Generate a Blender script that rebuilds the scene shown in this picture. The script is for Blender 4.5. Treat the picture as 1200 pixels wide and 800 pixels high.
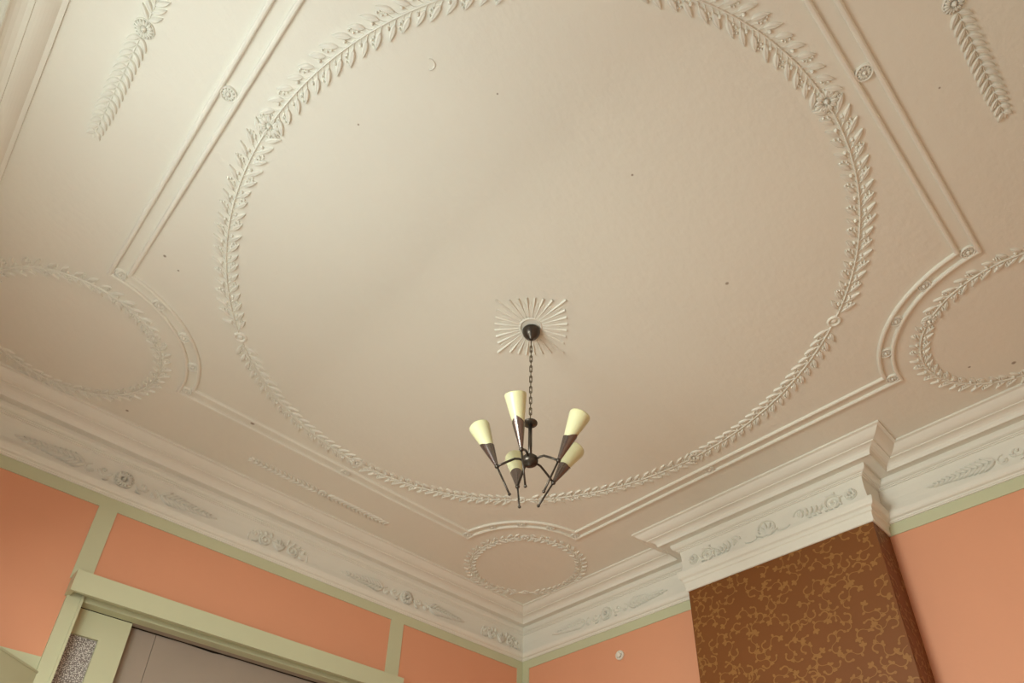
import bpy, math, random
from math import sin, cos, pi, sqrt, atan2, radians
from mathutils import Vector, Matrix
for o in list(bpy.data.objects): bpy.data.objects.remove(o)
SC = bpy.context.scene
COL = SC.collection
rnd = random.Random(7)

# ------------------------------------------------------------------ camera
# plan coordinates (x, y, z) below are in units of U metres, measured from the lens
U = 2.2
EYE = 1.3
def W(p): return Vector((p[0]*U, p[1]*U, p[2]*U + EYE))
FLOOR = -EYE/U

cd = bpy.data.cameras.new('camera'); cam = bpy.data.objects.new('camera', cd); COL.objects.link(cam)
yaw, pitch, roll = radians(46.84249883), radians(33.13120413), radians(1.52863474)
f_ = Vector((cos(yaw)*cos(pitch), sin(yaw)*cos(pitch), sin(pitch)))
r_ = Vector((sin(yaw), -cos(yaw), 0)); u_ = r_.cross(f_)
r2 = cos(roll)*r_ + sin(roll)*u_; u2 = -sin(roll)*r_ + cos(roll)*u_
cam.matrix_world = Matrix(((r2.x, u2.x, -f_.x, 0), (r2.y, u2.y, -f_.y, 0), (r2.z, u2.z, -f_.z, EYE), (0, 0, 0, 1)))
cd.sensor_fit = 'HORIZONTAL'; cd.sensor_width = 36.0; cd.lens = 838.6/1200*36
cd.shift_x = 0.0; cd.shift_y = 214.5/1200
cd.clip_start = 0.01
SC.camera = cam

# ------------------------------------------------------------------ light
SC.view_settings.view_transform = 'Standard'; SC.view_settings.look = 'None'
SC.view_settings.gamma = 1.0; SC.view_settings.use_curve_mapping = False
SC.view_settings.exposure = -0.10
SKY = (0.75, 0.85, 1.0); SKY_STRENGTH = 0.6
wd = bpy.data.worlds.new('world'); SC.world = wd; wd.use_nodes = True
bg = wd.node_tree.nodes['Background']; bg.inputs[0].default_value = (*SKY, 1); bg.inputs[1].default_value = SKY_STRENGTH
# walls (inner faces)
XL, XR, YB, YL = -0.231, 1.475, -0.247, 1.507
WINS = [(0.00, 0.33), (0.41, 0.74), (0.82, 1.15)]      # windows in the wall at x = XL (y ranges)
WZ0, WZ1 = 0.0, 0.80
def area(name, loc, size, power, col, direction):
    l = bpy.data.lights.new(name, 'AREA'); l.shape = 'RECTANGLE'; l.size, l.size_y = size; l.energy = power; l.color = col
    o = bpy.data.objects.new(name, l); COL.objects.link(o); o.location = loc
    o.rotation_euler = Vector(direction).to_track_quat('-Z', 'Y').to_euler()
    return o
# light per window: (power, colour, direction); sky light falling in, light thrown up from the sunny ground outside
LIGHTS = [(1, 13.5, (.80, 1.0, .97), (1, 0, 1.3)), (1, 21, (.86, .96, .97), (1, 0, .3)), (1, 108, (.92, .99, .89), (1, 0, -1.2)),
          (2, 13, (1.0, .985, .96), (1, 0, .3)), (2, 13.5, (1.0, .98, .94), (1, 0, -1.2)), (0, 2.5, (.99, 1.0, .98), (1, 0, -1.2))]
for i, pw, lc, dr in LIGHTS:
    y0, y1 = WINS[i]
    area('window_daylight', W((XL - 0.09, (y0+y1)/2, (WZ0+WZ1)/2)), ((y1-y0)*U, (WZ1-WZ0)*U), pw, lc, dr)

# ------------------------------------------------------------------ materials
def lin(c): return tuple(((v/255)/12.92 if v/255 <= .04045 else (((v/255)+.055)/1.055)**2.4) for v in c)
def new_mat(name):
    m = bpy.data.materials.new(name); m.use_nodes = True
    return m, m.node_tree, m.node_tree.nodes['Principled BSDF']
def paint(name, col, rough=.55, bump=0.0, scale=30.0, var=0.04, stretch=(1, 1, 1), spec=.3, metal=0.0):
    m, nt, b = new_mat(name)
    b.inputs['Roughness'].default_value = rough; b.inputs['Metallic'].default_value = metal
    b.inputs['Specular IOR Level'].default_value = spec
    g = nt.nodes.new('ShaderNodeNewGeometry')
    mp = nt.nodes.new('ShaderNodeMapping'); mp.inputs['Scale'].default_value = stretch
    nt.links.new(g.outputs['Position'], mp.inputs['Vector'])
    n = nt.nodes.new('ShaderNodeTexNoise'); n.inputs['Scale'].default_value = 3.0; n.inputs['Detail'].default_value = 4
    nt.links.new(mp.outputs[0], n.inputs['Vector'])
    mx = nt.nodes.new('ShaderNodeMix'); mx.data_type = 'RGBA'
    mx.inputs['A'].default_value = (*[c*(1-var) for c in col], 1); mx.inputs['B'].default_value = (*[min(1, c*(1+var)) for c in col], 1)
    nt.links.new(n.outputs['Fac'], mx.inputs['Factor']); nt.links.new(mx.outputs['Result'], b.inputs['Base Color'])
    if bump:
        n2 = nt.nodes.new('ShaderNodeTexNoise'); n2.inputs['Scale'].default_value = scale; n2.inputs['Detail'].default_value = 3
        nt.links.new(mp.outputs[0], n2.inputs['Vector'])
        bp = nt.nodes.new('ShaderNodeBump'); bp.inputs['Strength'].default_value = bump; bp.inputs['Distance'].default_value = .004
        nt.links.new(n2.outputs['Fac'], bp.inputs['Height']); nt.links.new(bp.outputs[0], b.inputs['Normal'])
    return m
CEILC = (.79, .77, .685)
M_ceil = paint('ceiling_paint', CEILC, .6, .45, 24, .02, (1, 1.6, 1))
M_orn = paint('plaster_paint', (.80, .78, .695), .55, .08, 60, .02)
M_corn = paint('cornice_paint', (.79, .77, .69), .5, .12, 40, .03)
M_salmon = paint('salmon_paint', (.735, .345, .205), .6, .12, 50, .03)
M_bounce = paint('bounce_salmon_paint', (.76, .50, .36), .6, .12, 50, .03)  # unseen rear wall's salmon, lightened to bounce light at the chimney side
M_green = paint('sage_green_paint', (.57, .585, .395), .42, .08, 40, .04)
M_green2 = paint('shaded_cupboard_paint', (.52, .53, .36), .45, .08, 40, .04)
M_brown = paint('brown_wallpaper', (.190, .064, .013), .5, .1, 90, .06)
M_gold = paint('gold_scroll_print', (.30, .138, .038), .42, 0, 90, .10)
M_board = paint('grey_board', (.36, .30, .245), .6, .1, 25, .06)
M_dark = paint('gap_shade_paint', (.05, .04, .03), .8, 0)  # shade of the door gap put into a near-black colour
M_floor = paint('oak_floor', (.52, .47, .36), .4, .1, 20, .15, (1, 8, 1))
M_white = paint('white_fitting_plastic', (.78, .74, .66), .35)
M_bronze = paint('dark_bronze_metal', (.075, .062, .050), .32, 0, 20, .1, spec=.5, metal=.75)
M_holder = paint('brushed_bronze_cone', (.20, .165, .15), .22, 0, 20, .05, spec=.5, metal=.85)
M_chain = paint('old_brass_chain', (.13, .10, .055), .35, 0, 20, .1, spec=.5, metal=.75)
M_frz = paint('dusty_plaster', (.775, .755, .672), .6, .08, 60, .04)
M_frame = paint('window_frame_paint', (.75, .73, .66), .4)
def shade_mat():
    m, nt, b = new_mat('cream_opal_glass')
    b.inputs['Base Color'].default_value = (.69, .675, .42, 1); b.inputs['Roughness'].default_value = .35
    b.inputs['Subsurface Weight'].default_value = .35; b.inputs['Subsurface Radius'].default_value = (.02, .018, .01)
    return m
M_shade = shade_mat()
def pane_mat():
    m = bpy.data.materials.new('clear_pane'); m.use_nodes = True; nt = m.node_tree
    nt.nodes.clear(); o = nt.nodes.new('ShaderNodeOutputMaterial'); t = nt.nodes.new('ShaderNodeBsdfTransparent'); g = nt.nodes.new('ShaderNodeBsdfGlossy')
    g.inputs['Roughness'].default_value = .02; mx = nt.nodes.new('ShaderNodeMixShader'); mx.inputs[0].default_value = .06
    nt.links.new(t.outputs[0], mx.inputs[1]); nt.links.new(g.outputs[0], mx.inputs[2]); nt.links.new(mx.outputs[0], o.inputs[0])
    return m
M_pane = pane_mat()
def figured_glass():
    m, nt, b = new_mat('figured_glass'); b.inputs['Roughness'].default_value = .25
    g = nt.nodes.new('ShaderNodeNewGeometry'); v = nt.nodes.new('ShaderNodeTexVoronoi'); v.inputs['Scale'].default_value = 185
    nt.links.new(g.outputs['Position'], v.inputs['Vector'])
    r = nt.nodes.new('ShaderNodeValToRGB'); r.color_ramp.elements[0].position = .22; r.color_ramp.elements[0].color = (.80, .77, .72, 1)
    r.color_ramp.elements[1].position = .58; r.color_ramp.elements[1].color = (.22, .195, .18, 1)
    nt.links.new(v.outputs['Distance'], r.inputs[0]); nt.links.new(r.outputs[0], b.inputs['Base Color'])
    bp = nt.nodes.new('ShaderNodeBump'); bp.inputs['Strength'].default_value = .5; bp.inputs['Distance'].default_value = .004
    nt.links.new(v.outputs['Distance'], bp.inputs['Height']); nt.links.new(bp.outputs[0], b.inputs['Normal'])
    return m
M_fig = figured_glass()

# ------------------------------------------------------------------ mesh helpers
class MB:
    def __init__(s): s.v = []; s.f = []; s.mi = []
    def add(s, vs, fs, mi=0):
        b = len(s.v); s.v += [tuple(p) for p in vs]; s.f += [tuple(b+i for i in f) for f in fs]; s.mi += [mi]*len(fs)
    def box(s, a, b, mi=0):
        x0, y0, z0 = a; x1, y1, z1 = b
        s.add([(x0,y0,z0),(x1,y0,z0),(x1,y1,z0),(x0,y1,z0),(x0,y0,z1),(x1,y0,z1),(x1,y1,z1),(x0,y1,z1)],
              [(0,3,2,1),(4,5,6,7),(0,1,5,4),(1,2,6,5),(2,3,7,6),(3,0,4,7)], mi)
    def lathe(s, prof, base, axis=(0,0,1), n=24, cap=True, fn=None):
        """prof: (radius, along) pairs; surface of revolution round base + axis"""
        ax = Vector(axis).normalized(); t = Vector((1,0,0)) if abs(ax.x) < .9 else Vector((0,1,0))
        e1 = ax.cross(t).normalized(); e2 = ax.cross(e1)
        vs = []; base = Vector(base)
        for k, (r, h) in enumerate(prof):
            for i in range(n):
                a = 2*pi*i/n; d = e1*cos(a) + e2*sin(a)
                hh = h if fn is None else fn(k, d, h)
                vs.append(base + ax*hh + d*r)
        fs = [(k*n+i, k*n+(i+1)%n, (k+1)*n+(i+1)%n, (k+1)*n+i) for k in range(len(prof)-1) for i in range(n)]
        if cap: fs += [tuple(range(n))[::-1], tuple((len(prof)-1)*n + i for i in range(n))]
        s.add(vs, fs)
    def tube(s, pts, r, n=8, closed=False):
        pts = [Vector(p) for p in pts]; m = len(pts); vs = []
        up = None
        for i, p in enumerate(pts):
            a = pts[(i-1) % m] if (closed or i) else pts[0]; b = pts[(i+1) % m] if (closed or i < m-1) else pts[-1]
            d = (b-a).normalized()
            if up is None: up = Vector((0,0,1)) if abs(d.z) < .9 else Vector((1,0,0))
            e1 = (up - d*up.dot(d)).normalized(); up = e1; e2 = d.cross(e1)
            rr = r(i/(m-1)) if callable(r) else r
            vs += [p + (e1*cos(2*pi*k/n) + e2*sin(2*pi*k/n))*rr for k in range(n)]
        fs = [(i*n+k, i*n+(k+1)%n, ((i+1)%m)*n+(k+1)%n, ((i+1)%m)*n+k) for i in range(m if closed else m-1) for k in range(n)]
        if not closed: fs += [tuple(range(n))[::-1], tuple((m-1)*n+k for k in range(n))]
        s.add(vs, fs)
    def ball(s, c, r, n=10, squash=1.0):
        prof = [(r*sin(pi*(k+.001)/(n)) + 1e-6, -r*squash*cos(pi*k/n)) for k in range(n+1)]
        s.lathe(prof, c, n=n*2 if n > 6 else 8)
    def build(s, name, mats, parent=None, smooth=False, origin=None):
        me = bpy.data.meshes.new(name)
        org = Vector(origin) if origin is not None else (Vector(parent['org']) if parent is not None and 'org' in parent else Vector((0,0,-EYE/U)))
        me.from_pydata([tuple((Vector(p)-org)*U) for p in s.v], [], s.f)
        for m in (mats if isinstance(mats, (list, tuple)) else [mats]): me.materials.append(m)
        if len(set(s.mi)) > 1: me.polygons.foreach_set('material_index', s.mi)
        if smooth: me.polygons.foreach_set('use_smooth', [True]*len(me.polygons))
        me.update()
        o = bpy.data.objects.new(name, me); COL.objects.link(o)
        if parent is not None: o.parent = parent
        else: o.location = W(org)
        ORG[o.name] = org
        return o
ORG = {}
def empty(name, org, label, cat, group=None):
    o = bpy.data.objects.new(name, None); COL.objects.link(o); o.location = W(org); o.empty_display_size = .05
    o['org'] = tuple(org); tag(o, label, cat, group); return o
def tag(o, label, cat, group=None):
    o['label'] = label; o['category'] = cat
    if group: o['group'] = group
    return o
def struct(o, label=None):
    o['kind'] = 'structure'
    if label: o['label'] = label
    return o

# relief on a surface: M(u, v, h) -> point;  everything below draws in (u, v) with height h
class Relief(MB):
    def __init__(s, M): super().__init__(); s.M = M
    def leaf(s, p, ang, L, wd, h=.0022, bend=0.0, n=6, lift=0.0):
        vs = []; d = (cos(ang), sin(ang)); q = (-d[1], d[0])
        for i in range(n+1):
            t = i/n; w = wd*.5*(sin(pi*min(1, t**.8))**.8 if 0 < t < 1 else 0.02)
            c = (p[0]+d[0]*L*t+q[0]*bend*L*t*t, p[1]+d[1]*L*t+q[1]*bend*L*t*t)
            hh = h*(.55+.5*sin(pi*min(.97, .12+.8*t)))+lift*t
            for k, hk in ((-1, 0), (-.72, .8), (-.22, 1.0), (0, .72), (.22, 1.0), (.72, .8), (1, 0)):
                vs.append(s.M(c[0]+q[0]*w*k, c[1]+q[1]*w*k, hh*hk))
        s.add(vs, [(i*7+k, i*7+k+1, (i+1)*7+k+1, (i+1)*7+k) for i in range(n) for k in range(6)])
    def strip(s, pts, r, h=None):
        """half-round ridge following pts; r radius (number or function of 0..1)"""
        m = len(pts); vs = []
        for i, p in enumerate(pts):
            a = pts[max(0, i-1)]; b = pts[min(m-1, i+1)]; dx, dy = b[0]-a[0], b[1]-a[1]; l = sqrt(dx*dx+dy*dy) or 1
            q = (-dy/l, dx/l); rr = r(i/(m-1)) if callable(r) else r; hh = (h or rr)*(rr/(r(0) or 1) if callable(r) and h else 1)
            for k in range(5):
                a2 = pi*k/4; vs.append(s.M(p[0]+q[0]*rr*cos(a2), p[1]+q[1]*rr*cos(a2), hh*sin(a2)))
        s.add(vs, [(i*5+k, i*5+k+1, (i+1)*5+k+1, (i+1)*5+k) for i in range(m-1) for k in range(4)])
    def dome(s, c, r, h, n=8, rings=3, sx=1.0):
        vs = []
        for j in range(rings):
            t = (pi/2)*j/rings
            for k in range(n):
                a = 2*pi*k/n; vs.append(s.M(c[0]+r*cos(t)*cos(a)*sx, c[1]+r*cos(t)*sin(a), h*sin(t)))
        vs.append(s.M(c[0], c[1], h))
        fs = [(j*n+k, j*n+(k+1)%n, (j+1)*n+(k+1)%n, (j+1)*n+k) for j in range(rings-1) for k in range(n)]
        fs += [((rings-1)*n+k, (rings-1)*n+(k+1)%n, rings*n) for k in range(n)]
        s.add(vs, fs)
    def ring(s, c, R, r, h=None, n=20):
        vs = []
        for i in range(n):
            a = 2*pi*i/n
            for k in range(5):
                b = pi*k/4; rr = R + r*cos(b); vs.append(s.M(c[0]+rr*cos(a), c[1]+rr*sin(a), (h or r)*sin(b)))
        s.add(vs, [(i*5+k, i*5+k+1, ((i+1)%n)*5+k+1, ((i+1)%n)*5+k) for i in range(n) for k in range(4)])
    def spiral(s, c, R, a0, turns, r, sgn=1, n=22, r1=.25):
        pts = []
        for i in range(n+1):
            t = i/n; a = a0 + sgn*2*pi*turns*t; rr = R*(1-t)+R*r1*t
            pts.append((c[0]+rr*cos(a), c[1]+rr*sin(a)))
        s.strip(pts, lambda t: r*(1-.35*t)); return pts[0]

# ------------------------------------------------------------------ the room shell
T = 0.05
def add_spots(m, spots):
    nt = m.node_tree; b = nt.nodes['Principled BSDF']; src = b.inputs['Base Color'].links[0].from_socket
    g = nt.nodes.new('ShaderNodeNewGeometry'); last = None
    for (x, y, r) in spots:
        d = nt.nodes.new('ShaderNodeVectorMath'); d.operation = 'DISTANCE'; d.inputs[1].default_value = W((x, y, 1.0)); nt.links.new(g.outputs['Position'], d.inputs[0])
        k = nt.nodes.new('ShaderNodeMapRange'); k.inputs['From Min'].default_value = r*U*.5; k.inputs['From Max'].default_value = r*U; k.inputs['To Min'].default_value = .75; k.inputs['To Max'].default_value = 0
        nt.links.new(d.outputs['Value'], k.inputs['Value'])
        if last is None: last = k.outputs[0]
        else:
            a = nt.nodes.new('ShaderNodeMath'); a.operation = 'MAXIMUM'; nt.links.new(last, a.inputs[0]); nt.links.new(k.outputs[0], a.inputs[1]); last = a.outputs[0]
    mx = nt.nodes.new('ShaderNodeMix'); mx.data_type = 'RGBA'; mx.inputs['B'].default_value = (.22, .16, .10, 1)
    nt.links.new(last, mx.inputs['Factor']); nt.links.new(src, mx.inputs['A']); nt.links.new(mx.outputs['Result'], b.inputs['Base Color'])
add_spots(M_ceil, [(0.7859, 0.3281, 0.0037), (1.3152, 0.0506, 0.0047), (1.2698, 0.1119, 0.0031), (0.3906, 1.2316, 0.0055), (0.0898, 0.9477, 0.0031), (0.1848, 1.3833, 0.004), (0.7124, -0.0336, 0.0018), (0.3064, 0.3774, 0.0017), (0.1969, 0.5423, 0.0018), (1.3929, 0.1472, 0.0037), (0.5231, 0.3216, 0.0022), (0.1176, 0.9599, 0.0022)])
mb = Relief(lambda u, v, h: (u, v, 1.0-h)); mb.box((XL-T, YB-T, 1.0), (XR+T, YL+.16, 1.05))
mb.strip([(0.2148, 0.4077), (0.2189, 0.4058), (0.2231, 0.4067), (0.2257, 0.4098), (0.2256, 0.4142), (0.2231, 0.4181)], .0011, .0016)      # hooked ridge of an old plaster repair
struct(mb.build('ceiling', M_ceil))
mb = MB(); mb.box((XL-T, YB-T, FLOOR-.05), (XR+T, YL+.16, FLOOR)); struct(mb.build('floor', M_floor))
OX0, OX1, OZ = .256, .974, .6255                  # opening of the sliding doors
mb = MB()
mb.box((XL-T, YL, FLOOR), (OX0, YL+.024, 1.0)); mb.box((OX1, YL, FLOOR), (XR+T, YL+.024, 1.0)); mb.box((OX0, YL, OZ), (OX1, YL+.024, 1.0))
struct(mb.build('wall_left', M_salmon))
CX, CY0, CY1 = 1.389, .386, .838                 # chimney breast
mb = MB(); mb.box((XR, YB-T, FLOOR), (XR+T, YL, 1.0)); struct(mb.build('wall_right', M_salmon))
mb = MB(); mb.box((XL, YB-T, FLOOR), (XR, YB, 1.0)); struct(mb.build('wall_rear', M_bounce))
mb = MB()
ys = [YB-T, WINS[0][0], WINS[0][1], WINS[1][0], WINS[1][1], YL]
for i in range(5):
    if i % 2 == 0: mb.box((XL-T, ys[i], FLOOR), (XL, ys[i+1], 1.0))
    else: mb.box((XL-T, ys[i], FLOOR), (XL, ys[i+1], WZ0)); mb.box((XL-T, ys[i], WZ1), (XL, ys[i+1], 1.0))
struct(mb.build('wall_near', M_salmon))
for i, (y0, y1) in enumerate(WINS):
    fr = MB(); w = .022
    xa, xb = XL-.035, XL-.012
    fr.box((xa, y0, WZ0), (xb, y0+w, WZ1)); fr.box((xa, y1-w, WZ0), (xb, y1, WZ1))
    fr.box((xa, y0+w, WZ0), (xb, y1-w, WZ0+w)); fr.box((xa, y0+w, WZ1-w), (xb, y1-w, WZ1)); fr.box((xa, y0+w, .42), (xb, y1-w, .42+w*.8))
    o = struct(fr.build('window_%d' % (i+1), M_frame))
    p = MB(); p.box((XL-.025, y0+w, WZ0+w), (XL-.022, y1-w, .42)); p.box((XL-.025, y0+w, .42+w*.8), (XL-.022, y1-w, WZ1-w))
    q = p.build('pane', M_pane, origin=ORG[o.name]); q.parent = o; q.location = (0,0,0)
    sl = MB(); sl.box((XL-.012, y0-.015, WZ0-.015), (XL+.05, y1+.015, WZ0)); q = sl.build('window_sill', M_frame, origin=ORG[o.name]); q.parent = o; q.location = (0,0,0)

# chimney breast with scroll wallpaper
mb = MB(); mb.box((CX, CY0, FLOOR), (XR, CY1, 1.0))
def motif(variant):
    """curl strokes and leaves as convex 2-d polygons, about 0.05 across"""
    polys = []
    def stroke(pts, w0, w1):
        L = []; R = []
        for i, p in enumerate(pts):
            a = pts[max(0, i-1)]; b = pts[min(len(pts)-1, i+1)]; dx, dy = b[0]-a[0], b[1]-a[1]; l = sqrt(dx*dx+dy*dy) or 1
            w = w0+(w1-w0)*i/(len(pts)-1)
            L.append((p[0]-dy/l*w, p[1]+dx/l*w)); R.append((p[0]+dy/l*w, p[1]-dx/l*w))
        for i in range(len(pts)-1): polys.append([L[i], L[i+1], R[i+1], R[i]])
    def leaf(c, a, L, w):
        d = (cos(a), sin(a)); q = (-d[1], d[0])
        polys.append([(c[0]+d[0]*L*t+q[0]*w*s, c[1]+d[1]*L*t+q[1]*w*s) for t, s in ((0,.3),(.25,.85),(.55,1),(.85,.6),(1,0),(.85,-.6),(.55,-1),(.25,-.85),(0,-.3))])
    def arc(c, R, a, b, n=10, r1=1.0): return [(c[0]+R*(1+(r1-1)*i/n)*cos(a+(b-a)*i/n), c[1]+R*(1+(r1-1)*i/n)*sin(a+(b-a)*i/n)) for i in range(n+1)]
    sg = 1 if variant % 2 else -1
    a0 = variant*1.3
    A = arc((0, 0), .0165, a0, a0+sg*4.6, 13, .38); stroke(A, .0008, .0022)
    p = A[0]; c2 = (p[0]*1.9, p[1]*1.9)
    Bc = arc(c2, .0150, a0+pi, a0+pi+sg*2.7, 9, .75); stroke(Bc, .0008, .0020)
    e = Bc[-1]; ae = a0+pi+sg*4.0
    for k in (-1.0, 0, 1.0): leaf(e, ae+k, .0110 if k else .0130, .0038)
    leaf(A[-1], a0+sg*5.6, .0075, .0036)
    for q, da, L in ((2, .9, .0125), (2, -.7, .0085), (5, .5, .0125), (6, -.4, .0085)):
        t = a0+sg*4.6*q/13; leaf(A[q], t+da*sg, L*.9, .0036)
    leaf(Bc[4], a0+pi+sg*1.2, .0100, .0034)
    t = a0+sg*4.6*4/13
    S2 = arc((A[4][0]+.014*cos(t), A[4][1]+.014*sin(t)), .012, t+pi, t+pi-sg*2.6, 8, .6); stroke(S2, .0007, .0016); leaf(S2[-1], t+pi-sg*4, .008, .0033)
    return [[(x-p[0]*.95, y-p[1]*.95) for x, y in q] for q in polys]
NP = [0]
def paper(plane, u0, u1, v0, v1, off):
    r = random.Random(3); du, dv = .052, .043; i = 0; v = v0-dv
    row = 0
    while v < v1+dv:
        u = u0-du+(row % 2)*du*.5; k = 0
        while u < u1+du:
            var = (k*2+row*3) % 5; rot = ((k*3+row*5) % 7)*.9
            cu, cv = u+.008*sin(k*2.1+row), v+.007*cos(k*1.7+row*2.3)
            for poly in motif(var):
                pts = [(cu+.84*(p[0]*cos(rot)-p[1]*sin(rot)), cv+.84*(p[0]*sin(rot)+p[1]*cos(rot))) for p in poly]
                if all(u0 < p[0]+off < u1 and v0 < p[1] < v1 for p in pts):
                    NP[0] += 1; mb.add([plane(p[0]+off, p[1], .0003+.000012*(NP[0] % 60)) for p in pts], [tuple(range(len(pts)))], 1)
            u += du; k += 1
        v += dv; row += 1
paper(lambda u, v, h: (CX-h, u, v), CY0, CY1, .35, .845, 0)
paper(lambda u, v, h: (u, CY0-h, v), CX, XR, .35, .845, 0)
paper(lambda u, v, h: (u, CY1+h, v), CX, XR, .35, .845, 0)
struct(mb.build('wall_chimney', [M_brown, M_gold]), 'brown chimney breast papered with gold scrolls')

# ------------------------------------------------------------------ cornice: profile (distance from wall q = .092 - t, z)
def sweep(mb, prof, path, closed):
    """path: wall-line corners, room on the left hand; mitred rectilinear sweep"""
    n = len(path); rows = []
    for i, p in enumerate(path):
        ns = []
        for a, b in ((path[i-1], p), (p, path[(i+1) % n])):
            if not closed and ((i == 0 and b is p) or (i == n-1 and a is p)): continue
            dx, dy = b[0]-a[0], b[1]-a[1]; l = sqrt(dx*dx+dy*dy); ns.append((-dy/l, dx/l))
        off = (sum(k[0] for k in ns), sum(k[1] for k in ns)) if len(ns) == 2 and abs(ns[0][0]*ns[1][0]+ns[0][1]*ns[1][1]) < .5 else ns[0]
        rows.append([(p[0]+off[0]*q, p[1]+off[1]*q, z) for q, z in prof])
    m = len(prof)
    for i in range(n if closed else n-1):
        A, B = rows[i], rows[(i+1) % n]
        for k in range(m-1): mb.add([A[k], B[k], B[k+1], A[k+1]], [(0, 1, 2, 3)])
    if not closed:
        mb.add(rows[0], [tuple(range(m))]); mb.add(rows[-1], [tuple(range(m))[::-1]])
def arcp(c, r, a, b, n=6, sx=1.0): return [(c[0]+r*sx*cos(a+(b-a)*i/n), c[1]+r*sin(a+(b-a)*i/n)) for i in range(n+1)]
P = [(0, 1.0), (0, .9958), (.0055, .9945)]
P += [(.0055+.021*t, .9945-.0135*(1-(1-t)**1.8)) for t in (.12, .25, .4, .55, .7, .85, 1.0)]
P += [(.0268, .9785)] + [(.0268+.0185*sin(t*pi/2), .9785-.0145*(1-cos(t*pi/2))) for t in (.2, .4, .6, .8, 1.0)]
P += [(.0462, .9625), (.0485, .9655), (.069, .9665), (.069, .9625)]
P += [(.069+.009*(1-cos(t*pi/2)), .9625-.0105*sin(t*pi/2)) for t in (.25, .5, .75, 1.0)]
P += [(.0785, .950), (.0812, .9495), (.0812, .9475), (.0845, .9468), (.0862, .935), (.0868, .918), (.0858, .902), (.0838, .890), (.092, .889)]
Q = [(.092-t, z) for t, z in P]
PATH = [(XL, YB), (XR, YB), (XR, CY0), (CX, CY0), (CX, CY1), (XR, CY1), (XR, YL), (XL, YL)]
mb = MB(); sweep(mb, Q, PATH, True)
struct(mb.build('trim_1', M_corn), 'off-white moulded plaster cornice round the ceiling')
PW = [(.080, .8905), (.0765, .8885), (.0755, .883), (.0760, .879)] + [(.076+.008*(1-cos(t*pi/2)), .879-.010*sin(t*pi/2)) for t in (.3, .6, 1.0)] + [(.0845, .8655), (.086, .8650), (.086, .8625), (.092, .8620)]
mb = MB()
sweep(mb, [(.092-t, z) for t, z in PW], [(XR, CY1), (XR, YL), (XL, YL), (XL, YB), (XR, YB), (XR, CY0)], False)
struct(mb.build('trim_2', M_corn), 'rounded white moulding under the cornice frieze')
PC = [(.080, .8905), (.0755, .8885), (.0745, .884), (.0755, .878)] + [(.0755+.006*(1-cos(t*pi/2)), .878-.010*sin(t*pi/2)) for t in (.3, .6, 1.0)] + [(.0835, .866), (.0835, .859), (.0865, .857), (.0875, .851), (.0875, .838), (.0895, .8355), (.092, .8355)]
mb = MB(); sweep(mb, [(.092-t, z) for t, z in PC], [(XR, CY0), (CX, CY0), (CX, CY1), (XR, CY1)], False)
struct(mb.build('trim_3', M_corn), 'stepped white moulding crowning the chimney breast')

# ------------------------------------------------------------------ scooped frame of two beads on the ceiling
FX0, FX1, FY0, FY1 = .037, 1.211, .014, 1.247; RS = .200
def scoop_path(ins, R, n=22):
    pts = []
    x0, x1, y0, y1 = FX0+ins, FX1-ins, FY0+ins, FY1-ins
    d = sqrt(R*R-ins*ins) if ins else R
    a_ = math.asin(ins/R) if ins else 0
    for cx, cy, a in ((FX0, FY0, 90), (FX1, FY0, 180), (FX1, FY1, 270), (FX0, FY1, 0)):
        A = radians(a)-a_; B = radians(a-90)+a_
        pts.append([(cx+R*cos(A+(B-A)*i/n), cy+R*sin(A+(B-A)*i/n)) for i in range(n+1)])
    return pts
def bead(path, w, h):
    m = MB(); prof = [(-w, 0), (-w*.85, h*.75), (-w*.35, h), (w*.35, h), (w*.85, h*.75), (w, 0)]
    n = len(path); rows = []
    for i, p in enumerate(path):
        a = path[i-1]; b = path[(i+1) % n]
        d1 = Vector((p[0]-a[0], p[1]-a[1])).normalized(); d2 = Vector((b[0]-p[0], b[1]-p[1])).normalized()
        n1 = Vector((-d1.y, d1.x)); n2 = Vector((-d2.y, d2.x)); q = n1+n2; q = q/(q.length**2)*2
        rows.append([(p[0]+q.x*k, p[1]+q.y*k, 1-hh) for k, hh in prof])
    for i in range(n):
        A, B = rows[i], rows[(i+1) % n]
        for k in range(5): m.add([A[k], A[k+1], B[k+1], B[k]], [(0, 1, 2, 3)])
    return m
for k, (ins, R) in enumerate(((0, RS), (.0255, RS+.0225))):
    path = sum(scoop_path(ins, R), [])
    struct(bead(path, .0036, .0052).build('trim_%d' % (4+k), M_orn), ('outer', 'inner')[k]+' plaster bead of the scooped ceiling frame')

# ------------------------------------------------------------------ ceiling ornaments
CM = lambda u, v, h: (u, v, 1.0-h)
def rosette(R, c, r, petals, h=.003, hub=.33, rim=True, beads=False):
    if rim: R.ring(c, r*.93, r*.07, h*.55, n=petals*2)
    for k in range(petals):
        a = 2*pi*k/petals; R.leaf((c[0]+r*.30*cos(a), c[1]+r*.30*sin(a)), a, r*.68, 2.3*r*.7*pi/petals, h, n=4)
    R.dome(c, r*hub, h*1.5, 10, 3)
    R.dome(c, r*hub*.45, h*2.0, 8, 3)
    if beads:
        for k in range(petals):
            a = 2*pi*(k+.5)/petals; R.dome((c[0]+r*1.03*cos(a), c[1]+r*1.03*sin(a)), r*.085, h*.8, 6, 2)

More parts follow.
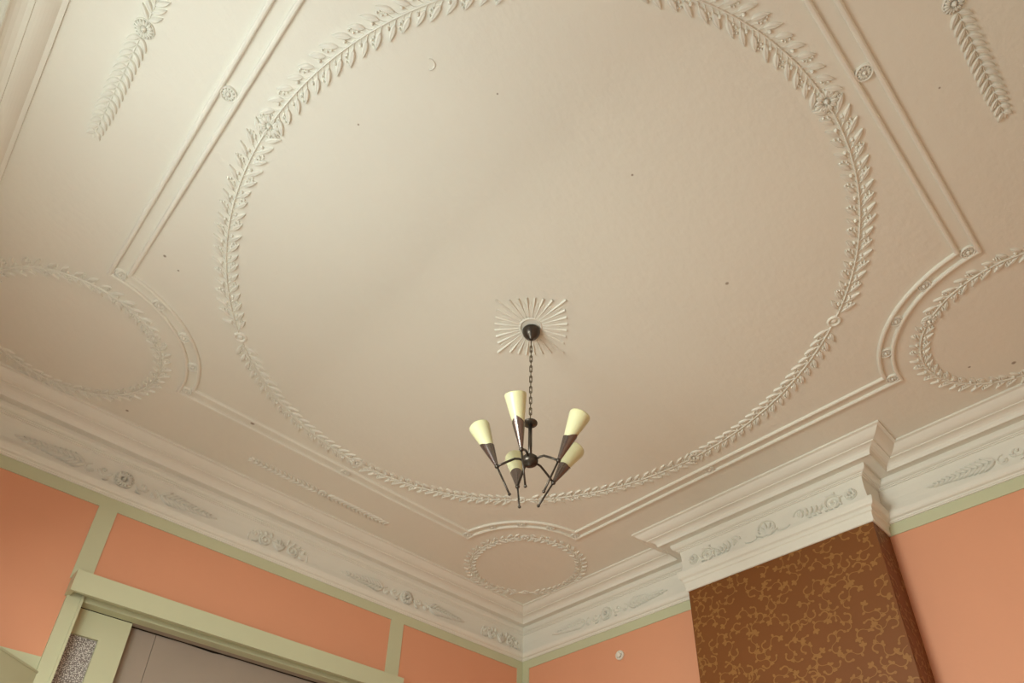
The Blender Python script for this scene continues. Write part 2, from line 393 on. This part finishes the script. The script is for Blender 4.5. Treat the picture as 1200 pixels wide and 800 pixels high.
def garland(L, S, B, curve, pitch, length, leafL, leafW, side=1):
    """curve(t in 0..length) -> (x, y); leaves into L, stem into S, berries into B; growth towards larger t"""
    n = max(4, int(length/.006))
    S.strip([curve(length*i/n) for i in range(n+1)], .0013, .0030)
    k = 0; t = pitch*.3
    while t < length-pitch*.6:
        p = curve(t); q = curve(t+.002); a = atan2(q[1]-p[1], q[0]-p[0])
        for sg in (1, -1):
            j = rnd.uniform(-.08, .08); sc = rnd.uniform(.92, 1.08)
            tt = t+(pitch*.28 if sg < 0 else 0); p = curve(tt)
            st = leafL*.42; d0 = a+sg*.66
            b0 = (p[0]+st*cos(d0), p[1]+st*sin(d0))
            S.strip([p, (p[0]+st*.5*cos(a+sg*.45), p[1]+st*.5*sin(a+sg*.45)), b0], lambda t: .0009-.0003*t, .0024)
            L.leaf(b0, a+sg*(.66+j), leafL*sc, leafW, .0034, sg*.02, 6, .0010)
            m = curve(tt+pitch*.55)
            d = a+sg*.82
            if (k+(sg > 0)) % 2:
                for (f, s2) in ((.42, 0.05), (.60, .16), (.66, -.18), (.84, .05), (.93, -.12)):
                    B.dome((m[0]+leafL*f*cos(d+s2), m[1]+leafL*f*sin(d+s2)), leafL*.075, .0038, 6, 2)
                S.strip([m, (m[0]+leafL*.7*cos(d), m[1]+leafL*.7*sin(d))], .0006, .0011)
            else:
                c = (m[0]+leafL*.40*cos(d), m[1]+leafL*.40*sin(d))
                S.strip([m, c], .0006, .0011); B.dome(c, leafL*.115, .0050, 8, 3)
        t += pitch; k += 1

# big oval wreath
WC = (.6235, .631); WRX, WRY = .514, .554
def wpt(a): return (WC[0]+WRX*cos(a), WC[1]+WRY*sin(a))
e = empty('ceiling_wreath', (WC[0], WC[1], 1.0), 'large oval plaster wreath of leaves and berries circling the middle of the ceiling', 'wreath')
L, S, B, K = Relief(CM), Relief(CM), Relief(CM), None
for q in range(4):
    fa = q*pi/2                                  # flower angle; stems grow to it from both sides
    for sg in (1, -1):
        st = fa+sg*pi/4
        def curve(t, st=st, sg=sg): return wpt(st-sg*(t+.008)/.534)
        garland(L, S, B, curve, .0208, .534*pi/4-.018, .0225, .0084)
L.build('leaves', M_orn, e, True); S.build('stem', M_orn, e, True); B.build('berries', M_orn, e, True)['kind'] = 'stuff'
for q in range(4):
    R = Relief(CM); rosette(R, wpt(q*pi/2), .0165, 12, .0042, .22, False, True); R.build('flower', M_orn, e, True)
for q in range(4):
    R = Relief(CM); c = wpt(pi/4+q*pi/2); R.ring(c, .0098, .0024, .0036); R.dome(c, .0055, .0030); R.build('knot', M_orn, e, True)

# small round wreaths in the scooped corners
CW = .154
for (cx, cy, ad, lab) in ((FX0, FY1, -45, 'round plaster leaf wreath in the left ceiling corner, cut by the picture edge'),
                          (FX1+.013, FY1, 225, 'small round plaster leaf wreath in the far ceiling corner below the chandelier'),
                          (FX1, FY0, 135, 'round plaster leaf wreath in the right ceiling corner above the chimney breast')):
    e = empty('corner_wreath', (cx, cy, 1.0), lab, 'wreath')
    L, S, B = Relief(CM), Relief(CM), Relief(CM)
    for sg in (1, -1):
        def curve(t, sg=sg, cx=cx, cy=cy, ad=ad):
            a = radians(ad)+pi+sg*(t+.012)/CW; return (cx+CW*cos(a), cy+CW*sin(a))
        garland(L, S, B, curve, .0195, CW*pi-.026, .0195, .0072)
    L.build('leaves', M_orn, e, True); S.build('stem', M_orn, e, True); B.build('berries', M_orn, e, True)['kind'] = 'stuff'
    for a in (radians(ad), radians(ad)+pi):
        R = Relief(CM); rosette(R, (cx+CW*cos(a), cy+CW*sin(a)), .0125, 10, .0036, .3, True); R.build('flower', M_orn, e, True)

# roundels between the two beads
def roundel(c, lab):
    R = Relief(CM); R.ring(c, .0100, .0016, .0044); rosette(R, c, .0095, 12, .0036, .36, False)
    tag(R.build('ceiling_roundel', M_orn, None, True, (c[0], c[1], 1.0)), lab, 'rosette', 'roundels in the ceiling frame')
ordn = ['uppermost', 'second from the top', 'middle', 'second from the bottom', 'lowest']
RM = RS+.0113
for (cx, cy, a0, a1, where) in ((FX0, FY1, 0, -90, 'left'), (FX1, FY0, 180, 90, 'right')):
    for k in range(5):
        if where == 'left': aa = radians(-86.5+83*k/4)
        else: aa = radians(176.5-83*k/4)
        nm = ordn[k]
        roundel((cx+RM*cos(aa), cy+RM*sin(aa)), '%s plaster roundel on the curved %s corner of the ceiling frame' % (nm, where))
for k in range(5):
    aa = radians(183.5+83*k/4)
    nm = ['leftmost', 'second from the left', 'middle', 'second from the right', 'rightmost'][k]
    roundel((FX1+RM*cos(aa), FY1+RM*sin(aa)), '%s plaster roundel on the curved frame corner beneath the chandelier' % nm)
mid = .0127
roundel((FX0+mid, .6305), 'lone plaster roundel halfway up the left straight rail of the ceiling frame')
roundel((.624, FY0+mid), 'lone plaster roundel halfway up the right straight rail of the ceiling frame')
roundel((.624, FY1-mid), 'lone plaster roundel halfway along the frame rail nearest the door wall')
roundel((FX1-mid, .6305), 'lone plaster roundel halfway along the frame rail nearest the chimney breast')

# fronds between frame and cornice
def frond(M, name_c, along, across, half, lab, n=15):
    e = empty('plaster_frond', CM(*name_c, 0), lab, 'frond', 'fronds between frame and cornice')
    ax = atan2(along[1], along[0])
    for sg in (1, -1):
        L = Relief(M); a = ax if sg > 0 else ax+pi; d = (cos(a), sin(a))
        S = Relief(M); S.strip([(name_c[0]+d[0]*(.008+(half-.018)*i/10), name_c[1]+d[1]*(.008+(half-.018)*i/10)) for i in range(11)], .0010, .0020)
        for k in range(n):
            t = .013+(half-.026)*k/(n-1); sc = 1.0 if k < n-5 else 1-.07*(k-n+5)
            for s2 in (1, -1): L.leaf((name_c[0]+d[0]*t, name_c[1]+d[1]*t), a+s2*.86, .0190*sc, .0072, .0044, -s2*.16)
        L.leaf((name_c[0]+d[0]*(half-.014), name_c[1]+d[1]*(half-.014)), a, .014, .006, .003)
        L.build('leaves', M_orn, e, True); S.build('stem', M_orn, e, True)
    R = Relief(M); rosette(R, name_c, .0125, 16, .0046, .3, True); R.build('flower', M_orn, e, True)
frond(CM, (-.062, .631), (0, 1), (1, 0), .192, 'feathery plaster frond with central flower at upper left beside the window cornice')
frond(CM, (.6235, -.081), (1, 0), (0, 1), .192, 'feathery plaster frond with central flower at the upper right edge of the picture')
frond(CM, (.633, 1.347), (1, 0), (0, 1), .192, 'feathery plaster frond with central flower above the cornice of the door wall')

# sunburst rosette
FC = (.6205, .6265)
R = Relief(CM); nr = 28
poly = []
for k in range(nr):
    a = 2*pi*k/nr; q = min(k % 7, 7-k % 7); r1 = (.086, .071, .067, .0655)[q]
    d = (cos(a), sin(a))
    R.strip([(FC[0]+d[0]*(.018+(r1-.018)*i/8), FC[1]+d[1]*(.018+(r1-.018)*i/8)) for i in range(9)], lambda t: .0008+.0012*t, .0013)
    a2 = a+pi/nr; d2 = (cos(a2), sin(a2)); r3 = r1*.86
    R.leaf((FC[0]+d2[0]*.02, FC[1]+d2[1]*.02), a2, r3-.02, .0085, .0009)
R.ring(FC, .019, .0025, .0020, 28)
tag(R.build('sunburst_rosette', M_orn, None, True, (FC[0], FC[1], 1.0)), 'white plaster sunburst rosette of radiating ribs around the chandelier mount', 'ceiling rosette')

# ------------------------------------------------------------------ frieze reliefs
VC = .9125
def half_frond(R, u, s):
    """scroll and tapering frond leaving (u) in direction s"""
    R.spiral((u+s*.040, VC+.004), .0145, pi if s > 0 else 0, .9, .0022, s); R.dome((u+s*.040, VC+.004), .003, .003)
    R.spiral((u+s*.066, VC-.005), .0135, pi*.5, .9, .0020, -s); R.dome((u+s*.066, VC-.006), .003, .003)
    for k in range(3): R.leaf((u+s*(.028+.016*k), VC-.012+.004*k), (pi/2-s*.9*(1 if k else .2)) if k % 2 else -pi/2+s*1.0, .014, .007, .003, 0)
    R.strip([(u+s*(.075+.13*i/8), VC-.001*i/8) for i in range(9)], .0012, .0025)
    n = 11
    for k in range(n):
        t = k/(n-1); L = .030*(1-.55*t); x = u+s*(.080+.105*t)
        for q in (1, -1): R.leaf((x, VC-.001*t), (0 if s > 0 else pi)+s*q*(.72-.22*t), L, .0090*(1-.3*t), .0036, -s*q*.1)
    R.leaf((u+s*.192, VC-.001), 0 if s > 0 else pi, .02, .006, .003)
def frond_piece(M, u, lab):
    e = empty('frieze_frond', M(u, VC, 0), lab, 'frieze ornament', 'frond reliefs on the cornice frieze')
    R = Relief(M); rosette(R, (u, VC), .0205, 16, .0045, .2, True); R.ring((u, VC), .0085, .0015, .004); R.build('flower', M_frz, e, True)
    for s in (1, -1):
        R = Relief(M); half_frond(R, u, s); R.build('frond', M_frz, e, True)
def scroll_piece(M, u, lab):
    e = empty('frieze_scroll', M(u, VC, 0), lab, 'frieze ornament', 'scroll reliefs on the cornice frieze')
    R = Relief(M)
    for k in range(5): R.leaf((u, VC-.019), pi/2+(k-2)*.33, .034-abs(k-2)*.003, .0085, .004)
    R.build('palmette', M_frz, e, True)
    for s in (1, -1):
        R = Relief(M)
        R.spiral((u+s*.036, VC-.004), .0175, -pi/2, 1.25, .0024, s); R.dome((u+s*.036, VC-.004), .004, .004)
        R.ring((u+s*.036, VC-.004), .0105, .0015, .003)
        R.spiral((u+s*.066, VC+.004), .0125, pi if s > 0 else 0, .95, .002, -s)
        R.dome((u+s*.066, VC+.004), .004, .004)
        for k in range(3): R.leaf((u+s*(.022+.012*k), VC+.010), pi/2-s*(.2+.4*k), .013, .006, .003)
        R.leaf((u+s*.054, VC-.012), -s*.3+(0 if s > 0 else pi), .018, .007, .003); R.strip([(u+s*.078, VC+.002), (u+s*.080, VC-.010), (u+s*.079, VC-.019)], .0014)
        R.build('scroll', M_frz, e, True)
# the frieze follows the cornice curve: t(z)
FZ = [(.9468, .0845), (.935, .0862), (.918, .0868), (.902, .0858), (.890, .0838)]
def tz(z):
    for (z1, t1), (z0, t0) in zip(FZ, FZ[1:]):
        if z >= z0: return t0+(t1-t0)*(min(z, z1)-z0)/(z1-z0)
    return FZ[-1][1]
HF = 2.1
ML = lambda u, v, h: (u, YL-(.092-tz(v))-h*HF, v)
MR = lambda u, v, h: (XR-(.092-tz(v))-h*HF, u, v)
MC = lambda u, v, h: (CX-(.092-tz(v))-h*HF, u, v)
frond_piece(ML, .246, 'frond and flower relief on the frieze above the left end of the door lintel')
scroll_piece(ML, .619, 'scroll and palmette relief on the frieze above the middle of the door lintel')
frond_piece(ML, 1.011, 'frond and flower relief on the frieze of the door wall nearest the room corner')
scroll_piece(ML, 1.372, 'dense scroll relief on the frieze tucked against the room corner')
frond_piece(MR, 1.161, 'frond and flower relief on the frieze between the room corner and the chimney breast')
frond_piece(MR, .075, 'frond relief on the frieze at the right picture edge beyond the chimney breast')
e = empty('frieze_garland', MC(.6095, VC, 0), 'flower and shell scroll relief on the frieze over the brown papered chimney breast', 'frieze ornament')
R = Relief(MC); u = .6095
for k in range(7): R.leaf((u, VC-.017), pi/2+(k-3)*.42, .034-abs(k-3)*.0015, .008, .0038)
R.ring((u, VC+.001), .021, .0018, .003, 24); R.build('shell', M_frz, e, True)
for s in (1, -1):
    R = Relief(MC)
    R.strip([(u+s*(.026+.030*i/8), VC-.012-.005*sin(pi*i/8)) for i in range(9)], .0018)
    R.spiral((u+s*.082, VC+.004), .0140, pi if s > 0 else 0, 1.0, .0022, -s); R.dome((u+s*.082, VC+.004), .004, .004)
    for k in range(5): R.leaf((u+s*(.086+.010*k), VC-.008), (pi/2-s*(.25+.15*k)), .022-.0015*k, .0085, .0038, s*.2)
    for k in range(3): R.leaf((u+s*(.098+.012*k), VC-.009), (-pi/2+s*(.9)), .012, .007, .003)
    R.build('scroll', M_frz, e, True)
    R = Relief(MC); c = (u+s*.158, VC-.001); R.ring(c, .0165, .0026, .004); R.spiral(c, .012, 0, 1.6, .002, s, 26, .15); R.dome(c, .003, .005)
    for k in range(7): R.leaf((c[0]+.016*cos(k*.9), c[1]+.016*sin(k*.9)), k*.9+.5, .009, .006, .0032)
    R.build('rose', M_frz, e, True)
    R = Relief(MC); rosette(R, (u+s*.199, VC+.001), .0135, 9, .0042, .3, True); R.build('flower', M_frz, e, True)

# ------------------------------------------------------------------ green strips on the walls
t_ = .0025
mb = MB(); mb.box((XL, YL-t_, .8355), (XR-t_, YL, .8625)); struct(mb.build('trim_6', M_green), 'sage green band under the cornice on the door wall')
mb = MB(); mb.box((XR-t_, CY1, .8355), (XR, YL, .8625)); struct(mb.build('trim_7', M_green), 'sage green band under the cornice left of the chimney breast')
mb = MB(); mb.box((XR-t_, YB, .8355), (XR, CY0, .8625)); struct(mb.build('trim_8', M_green), 'sage green band under the cornice right of the chimney breast')
mb = MB(); mb.box((.222, YL-t_, .664), (.2585, YL, .8355)); struct(mb.build('trim_9', M_green), 'sage green upright strip above the left end of the lintel')
mb = MB(); mb.box((.974, YL-t_, .664), (1.0155, YL, .8355)); struct(mb.build('trim_10', M_green), 'sage green upright strip above the right end of the lintel')
mb = MB(); mb.box((1.450, YL-t_, FLOOR), (XR, YL, .8355)); mb.box((XR-t_, 1.478, FLOOR), (XR, YL-t_, .8355)); struct(mb.build('trim_11', M_green), 'sage green corner strip')
mb = MB(); mb.box((XL, YL-t_, FLOOR), (.228, YL, .499)); struct(mb.build('trim_12', M_green), 'sage green panelling beside the sliding door')
# door casing
mb = MB(); mb.box((.228, YL-.009, FLOOR), (.2555, YL+.024, .66)); mb.box((.2525, YL-.012, FLOOR), (.2575, YL-.004, .66))
struct(mb.build('trim_13', M_green), 'left sage green casing of the sliding door opening')
mb = MB(); mb.box((.9745, YL-.009, FLOOR), (1.0085, YL+.024, .66)); struct(mb.build('trim_14', M_green), 'right sage green casing of the sliding door opening')
# lintel
mb = MB(); LX0, LX1, LZ0, LZ1, LP_ = .2245, 1.0095, .6255, .6690, .0400
mb.box((LX0, YL-LP_, LZ0), (LX1, YL-LP_+.007, LZ1)); mb.box((LX0, YL-LP_+.007, LZ1-.006), (LX1, YL-t_, LZ1))
mb.box((LX0, YL-LP_+.007, LZ0), (LX0+.008, YL-t_, LZ1-.006)); mb.box((LX1-.008, YL-LP_+.007, LZ0), (LX1, YL-t_, LZ1-.006))
mb.box((LX0+.0005, YL-LP_-.0015, LZ0-.0012), (LX1-.0005, YL-LP_+.006, LZ0+.0035))
struct(mb.build('trim_15', M_green), 'boxed sage green lintel over the sliding doors')
mb = MB(); mb.box((OX0, YL-.003, OZ-.002), (OX1, YL, LZ1-.007)); mb.box((OX0, YL, OZ-.002), (OX1, YL+.0245, OZ)); mb.box((OX0, YL-.012, .634), (OX1, YL-.003, .638)); struct(mb.build('trim_16', M_green), 'sage green track board under the lintel')
# dark head and jambs, gap shade painted in; back panel added against light leak
mb = MB(); mb.box((OX0, YL+.024, .640), (OX1, YL+.070, .650)); mb.box((OX0, YL+.070, FLOOR), (OX1, YL+.075, .650)); mb.box((OX0-.02, YL+.024, FLOOR), (OX0, YL+.075, .65)); mb.box((OX1, YL+.024, FLOOR), (OX1+.02, YL+.075, .65)); struct(mb.build('trim_17', M_dark), 'near-black lining above and behind the sliding doors, slot shade painted in')
mb = MB(); mb.box((.3670, YL+.0255, .6237), (OX1, YL+.0430, .640)); struct(mb.build('trim_18', M_board), 'grey sliding track above the boards')

# sliding door leaf
DY = YL+.0265
mb = MB(); DX0, DX1, DZ = OX0+.0005, .3655, .6225
GX0, GX1, GZ = DX0, .3150, .5690
mb.box((GX1, DY, FLOOR), (DX1, DY+.018, DZ)); mb.box((DX0, DY, GZ), (GX1, DY+.018, DZ)); mb.box((DX0, DY, FLOOR), (GX1, DY+.018, -.1))
d = struct(mb.build('door_1', M_green), 'sage green sliding door leaf with figured glass')
mb = MB(); mb.box((GX0, DY+.008, -.1), (GX1, DY+.011, GZ)); q = mb.build('glass_pane', M_fig, origin=ORG[d.name]); q.parent = d; q.location = (0,0,0); q['label'] = 'patterned obscure glass'

# grey boards closing the opening
BY = YL+.053
for k, (x0, x1, z1, lab) in enumerate(((.3600, .4236, .6248, 'narrow grey board closing the opening next to the green sliding door'),
                                    (.4246, .973, .6248, 'wide grey board filling the opening under the green lintel'))):
    mb = MB(); n = 26; top = []
    r = random.Random(5+k); 
    pts = []
    for i in range(n+1):
        x = x0+(x1-x0)*i/n; pts.append((x, z1+(r.uniform(-.0022, .0012) if .45 < x < .62 else 0)))
    for i in range(n):
        (xa, za), (xb, zb) = pts[i], pts[i+1]
        mb.add([(xa, BY, FLOOR), (xb, BY, FLOOR), (xb, BY, zb), (xa, BY, za), (xa, BY+.006, FLOOR), (xb, BY+.006, FLOOR), (xb, BY+.006, zb), (xa, BY+.006, za)],
               [(0, 1, 2, 3), (5, 4, 7, 6), (3, 2, 6, 7)] + ([(4, 0, 3, 7)] if i == 0 else []) + ([(1, 5, 6, 2)] if i == n-1 else []))
    o = tag(mb.build('grey_board', M_board, None, False, ((x0+x1)/2, BY, FLOOR)), lab, 'board')
# ------------------------------------------------------------------ corner cupboard, far left
A = Vector((.229, YL-.010, 0)); dg = Vector((1, 1, 0)).normalized(); nn = Vector((1, -1, 0)).normalized()
B_ = A - dg*.63
e = empty('corner_cupboard', (-.02, 1.30, FLOOR), 'dull green corner cupboard top at the lower left picture edge beside the door casing', 'cupboard')
def prism(mb, pts, z0, z1):
    n = len(pts); mb.add([(p[0], p[1], z0) for p in pts]+[(p[0], p[1], z1) for p in pts], [tuple(range(n))[::-1], tuple(range(n, 2*n))]+[(i, (i+1) % n, n+(i+1) % n, n+i) for i in range(n)])
bx0 = XL+.004; byl = YL-t_-.002
def tri(off):                                     # front line moved by off towards the room
    a = A+nn*off; c = A.x-A.y+off*sqrt(2)         # x - y = c
    return [(byl+c, byl), (bx0, byl), (bx0, bx0-c)]
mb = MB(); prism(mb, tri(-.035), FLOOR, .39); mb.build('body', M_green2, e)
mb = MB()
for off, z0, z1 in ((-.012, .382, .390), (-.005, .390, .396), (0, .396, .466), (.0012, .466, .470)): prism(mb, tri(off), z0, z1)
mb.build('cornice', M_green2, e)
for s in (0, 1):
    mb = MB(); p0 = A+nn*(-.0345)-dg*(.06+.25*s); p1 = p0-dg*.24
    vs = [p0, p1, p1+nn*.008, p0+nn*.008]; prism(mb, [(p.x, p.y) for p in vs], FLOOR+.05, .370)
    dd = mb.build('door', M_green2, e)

# round fitting on the right wall
fx = (XR, 1.1255, .7765)
e = empty('wall_fitting', fx, 'small round white fitting on the salmon wall between corner and chimney breast', 'wall fitting')
mb = MB(); mb.lathe([(.0135, 0), (.0138, .004), (.0120, .0068), (.0095, .0070), (.0090, .0035), (.0088, .0030)], fx, (-1, 0, 0), 28); mb.build('ring', M_white, e, True)
mb = MB(); mb.lathe([(.0072, .0028), (.0072, .0085), (.0060, .0105), (.001, .0112)], fx, (-1, 0, 0), 20); mb.build('cap', M_white, e, True)

# ------------------------------------------------------------------ chandelier
AX = (.6262, .6306)
JOINTS = [(582.4, 546.4), (611, 526.4), (654.5, 539.4), (648.5, 565.4), (606.5, 570)]
e = empty('chandelier', (AX[0], AX[1], 1.0), 'dark bronze five arm chandelier with cream cone shades hanging on a chain', 'chandelier')
def A3(z): return (AX[0], AX[1], z)
mb = MB(); mb.lathe([(.0005, .9740), (.0032, .9745), (.0044, .9775), (.0078, .9798), (.0118, .9838), (.0148, .9888), (.0163, .9945), (.0160, .9970), (.010, .9974)], (AX[0], AX[1], 0), n=28); mb.build('canopy', M_bronze, e, True)
mb = MB(); z = .9700; k = 0; p_ = .0122
while z-p_ > .783:
    pts = []
    for i in range(14):
        a = 2*pi*i/14; w = .0030*cos(a); h = (.0082 if True else 0)*sin(a)
        w = max(-.0019, min(.0019, w*1.2))
        if k % 2: pts.append((AX[0]+w*.707, AX[1]-w*.707, z-p_/2-.0012+h))
        else: pts.append((AX[0]+w*.707, AX[1]+w*.707, z-p_/2-.0012+h))
    mb.tube(pts, .00085, 6, True); z -= p_; k += 1
mb.tube([A3(z+.003), A3(.776)], .0012, 8)
mb.tube([A3(.976), A3(.967)], .0011, 8); mb.build('chain', M_chain, e, True)
HZ, DZ_ = .7011, .7790
mb = MB(); mb.lathe([(.0015, DZ_+.0030), (.009, DZ_+.0022), (.0118, DZ_), (.0118, DZ_-.0015), (.004, DZ_-.0030)], (AX[0], AX[1], 0), n=26); mb.build('disc', M_bronze, e, True)
mb = MB(); mb.tube([A3(DZ_), A3(HZ)], .0033, 14); mb.build('rod', M_bronze, e, True)
mb = MB(); mb.lathe([(.004, HZ+.0075), (.010, HZ+.0068), (.0128, HZ+.004), (.0132, HZ-.001), (.0122, HZ-.0055), (.010, HZ-.0075), (.0040, HZ-.0082), (.0038, HZ-.0100), (.001, HZ-.0105)], (AX[0], AX[1], 0), n=30); mb.build('hub', M_bronze, e, True)
SPEC = [((0.58718, 0.66401, 0.6858), (-0.23929, 0.26774, 0.9333)), ((0.58438, 0.60694, 0.6858), (-0.34731, -0.18505, 0.91931)), ((0.64325, 0.5853, 0.6858), (0.15753, -0.39479, 0.90516)), ((0.67948, 0.63016, 0.6858), (0.40184, -0.18972, 0.89584)), ((0.64676, 0.67901, 0.6858), (0.19925, 0.29789, 0.93357))]
for k, (J, D) in enumerate(SPEC):
    J = Vector(J); D = Vector(D).normalized()
    out = Vector((J.x-AX[0], J.y-AX[1], 0)).normalized()
    m1 = Vector((AX[0], AX[1], HZ))+out*.011; m2 = Vector((AX[0], AX[1], HZ+.002))+out*.024
    mb = MB(); mb.tube([m1, m1*.5+m2*.5+Vector((0,0,.0012)), m2, m2*.5+J*.5+Vector((0,0,.0006)), J], .0019, 10); mb.build('arm', M_bronze, e, True)
    mb = MB(); mb.ball(J, .0038, 10); mb.build('joint', M_bronze, e, True)
    mb = MB(); mb.tube([J, J-D*.0565], .0016, 10); tr = mb.build('tail_rod', M_bronze, e, True)
    mb = MB(); mb.ball(J-D*.0575, .0026, 10); kn = mb.build('end_knob', M_bronze, tr, True, origin=(AX[0], AX[1], 1.0)); kn.location = (0, 0, 0)
    o2 = (out-D*out.dot(D)).normalized(); o3 = D.cross(o2)
    mb = MB(); vs = []; N_ = 32; HT = 7               # sheet-metal cone, cut to a point on its outer side
    for i in range(HT+1):
        for q in range(N_):
            c = cos(2*pi*q/N_); top = .0415+.0095*max(0, 1-abs(((q+N_/2) % N_)-N_/2)/(N_*.2))
            h = .001+(top-.001)*i/HT; r = .0026+.176*h
            vs.append(J+D*h+(o2*c+o3*sin(2*pi*q/N_))*r)
    mb.add(vs, [(i*N_+q, i*N_+(q+1) % N_, (i+1)*N_+(q+1) % N_, (i+1)*N_+q) for i in range(HT) for q in range(N_)])
    mb.build('cone_holder', M_holder, e, True)
    mb = MB(); mb.lathe([(.0070, .034), (.0088, .042), (.0110, .053), (.0135, .066), (.0156, .077), (.0168, .0835), (.0172, .0865), (.0170, .0880), (.0160, .0872), (.0130, .068), (.0085, .044)], J, D, 36, False); mb.build('shade', M_shade, e, True)
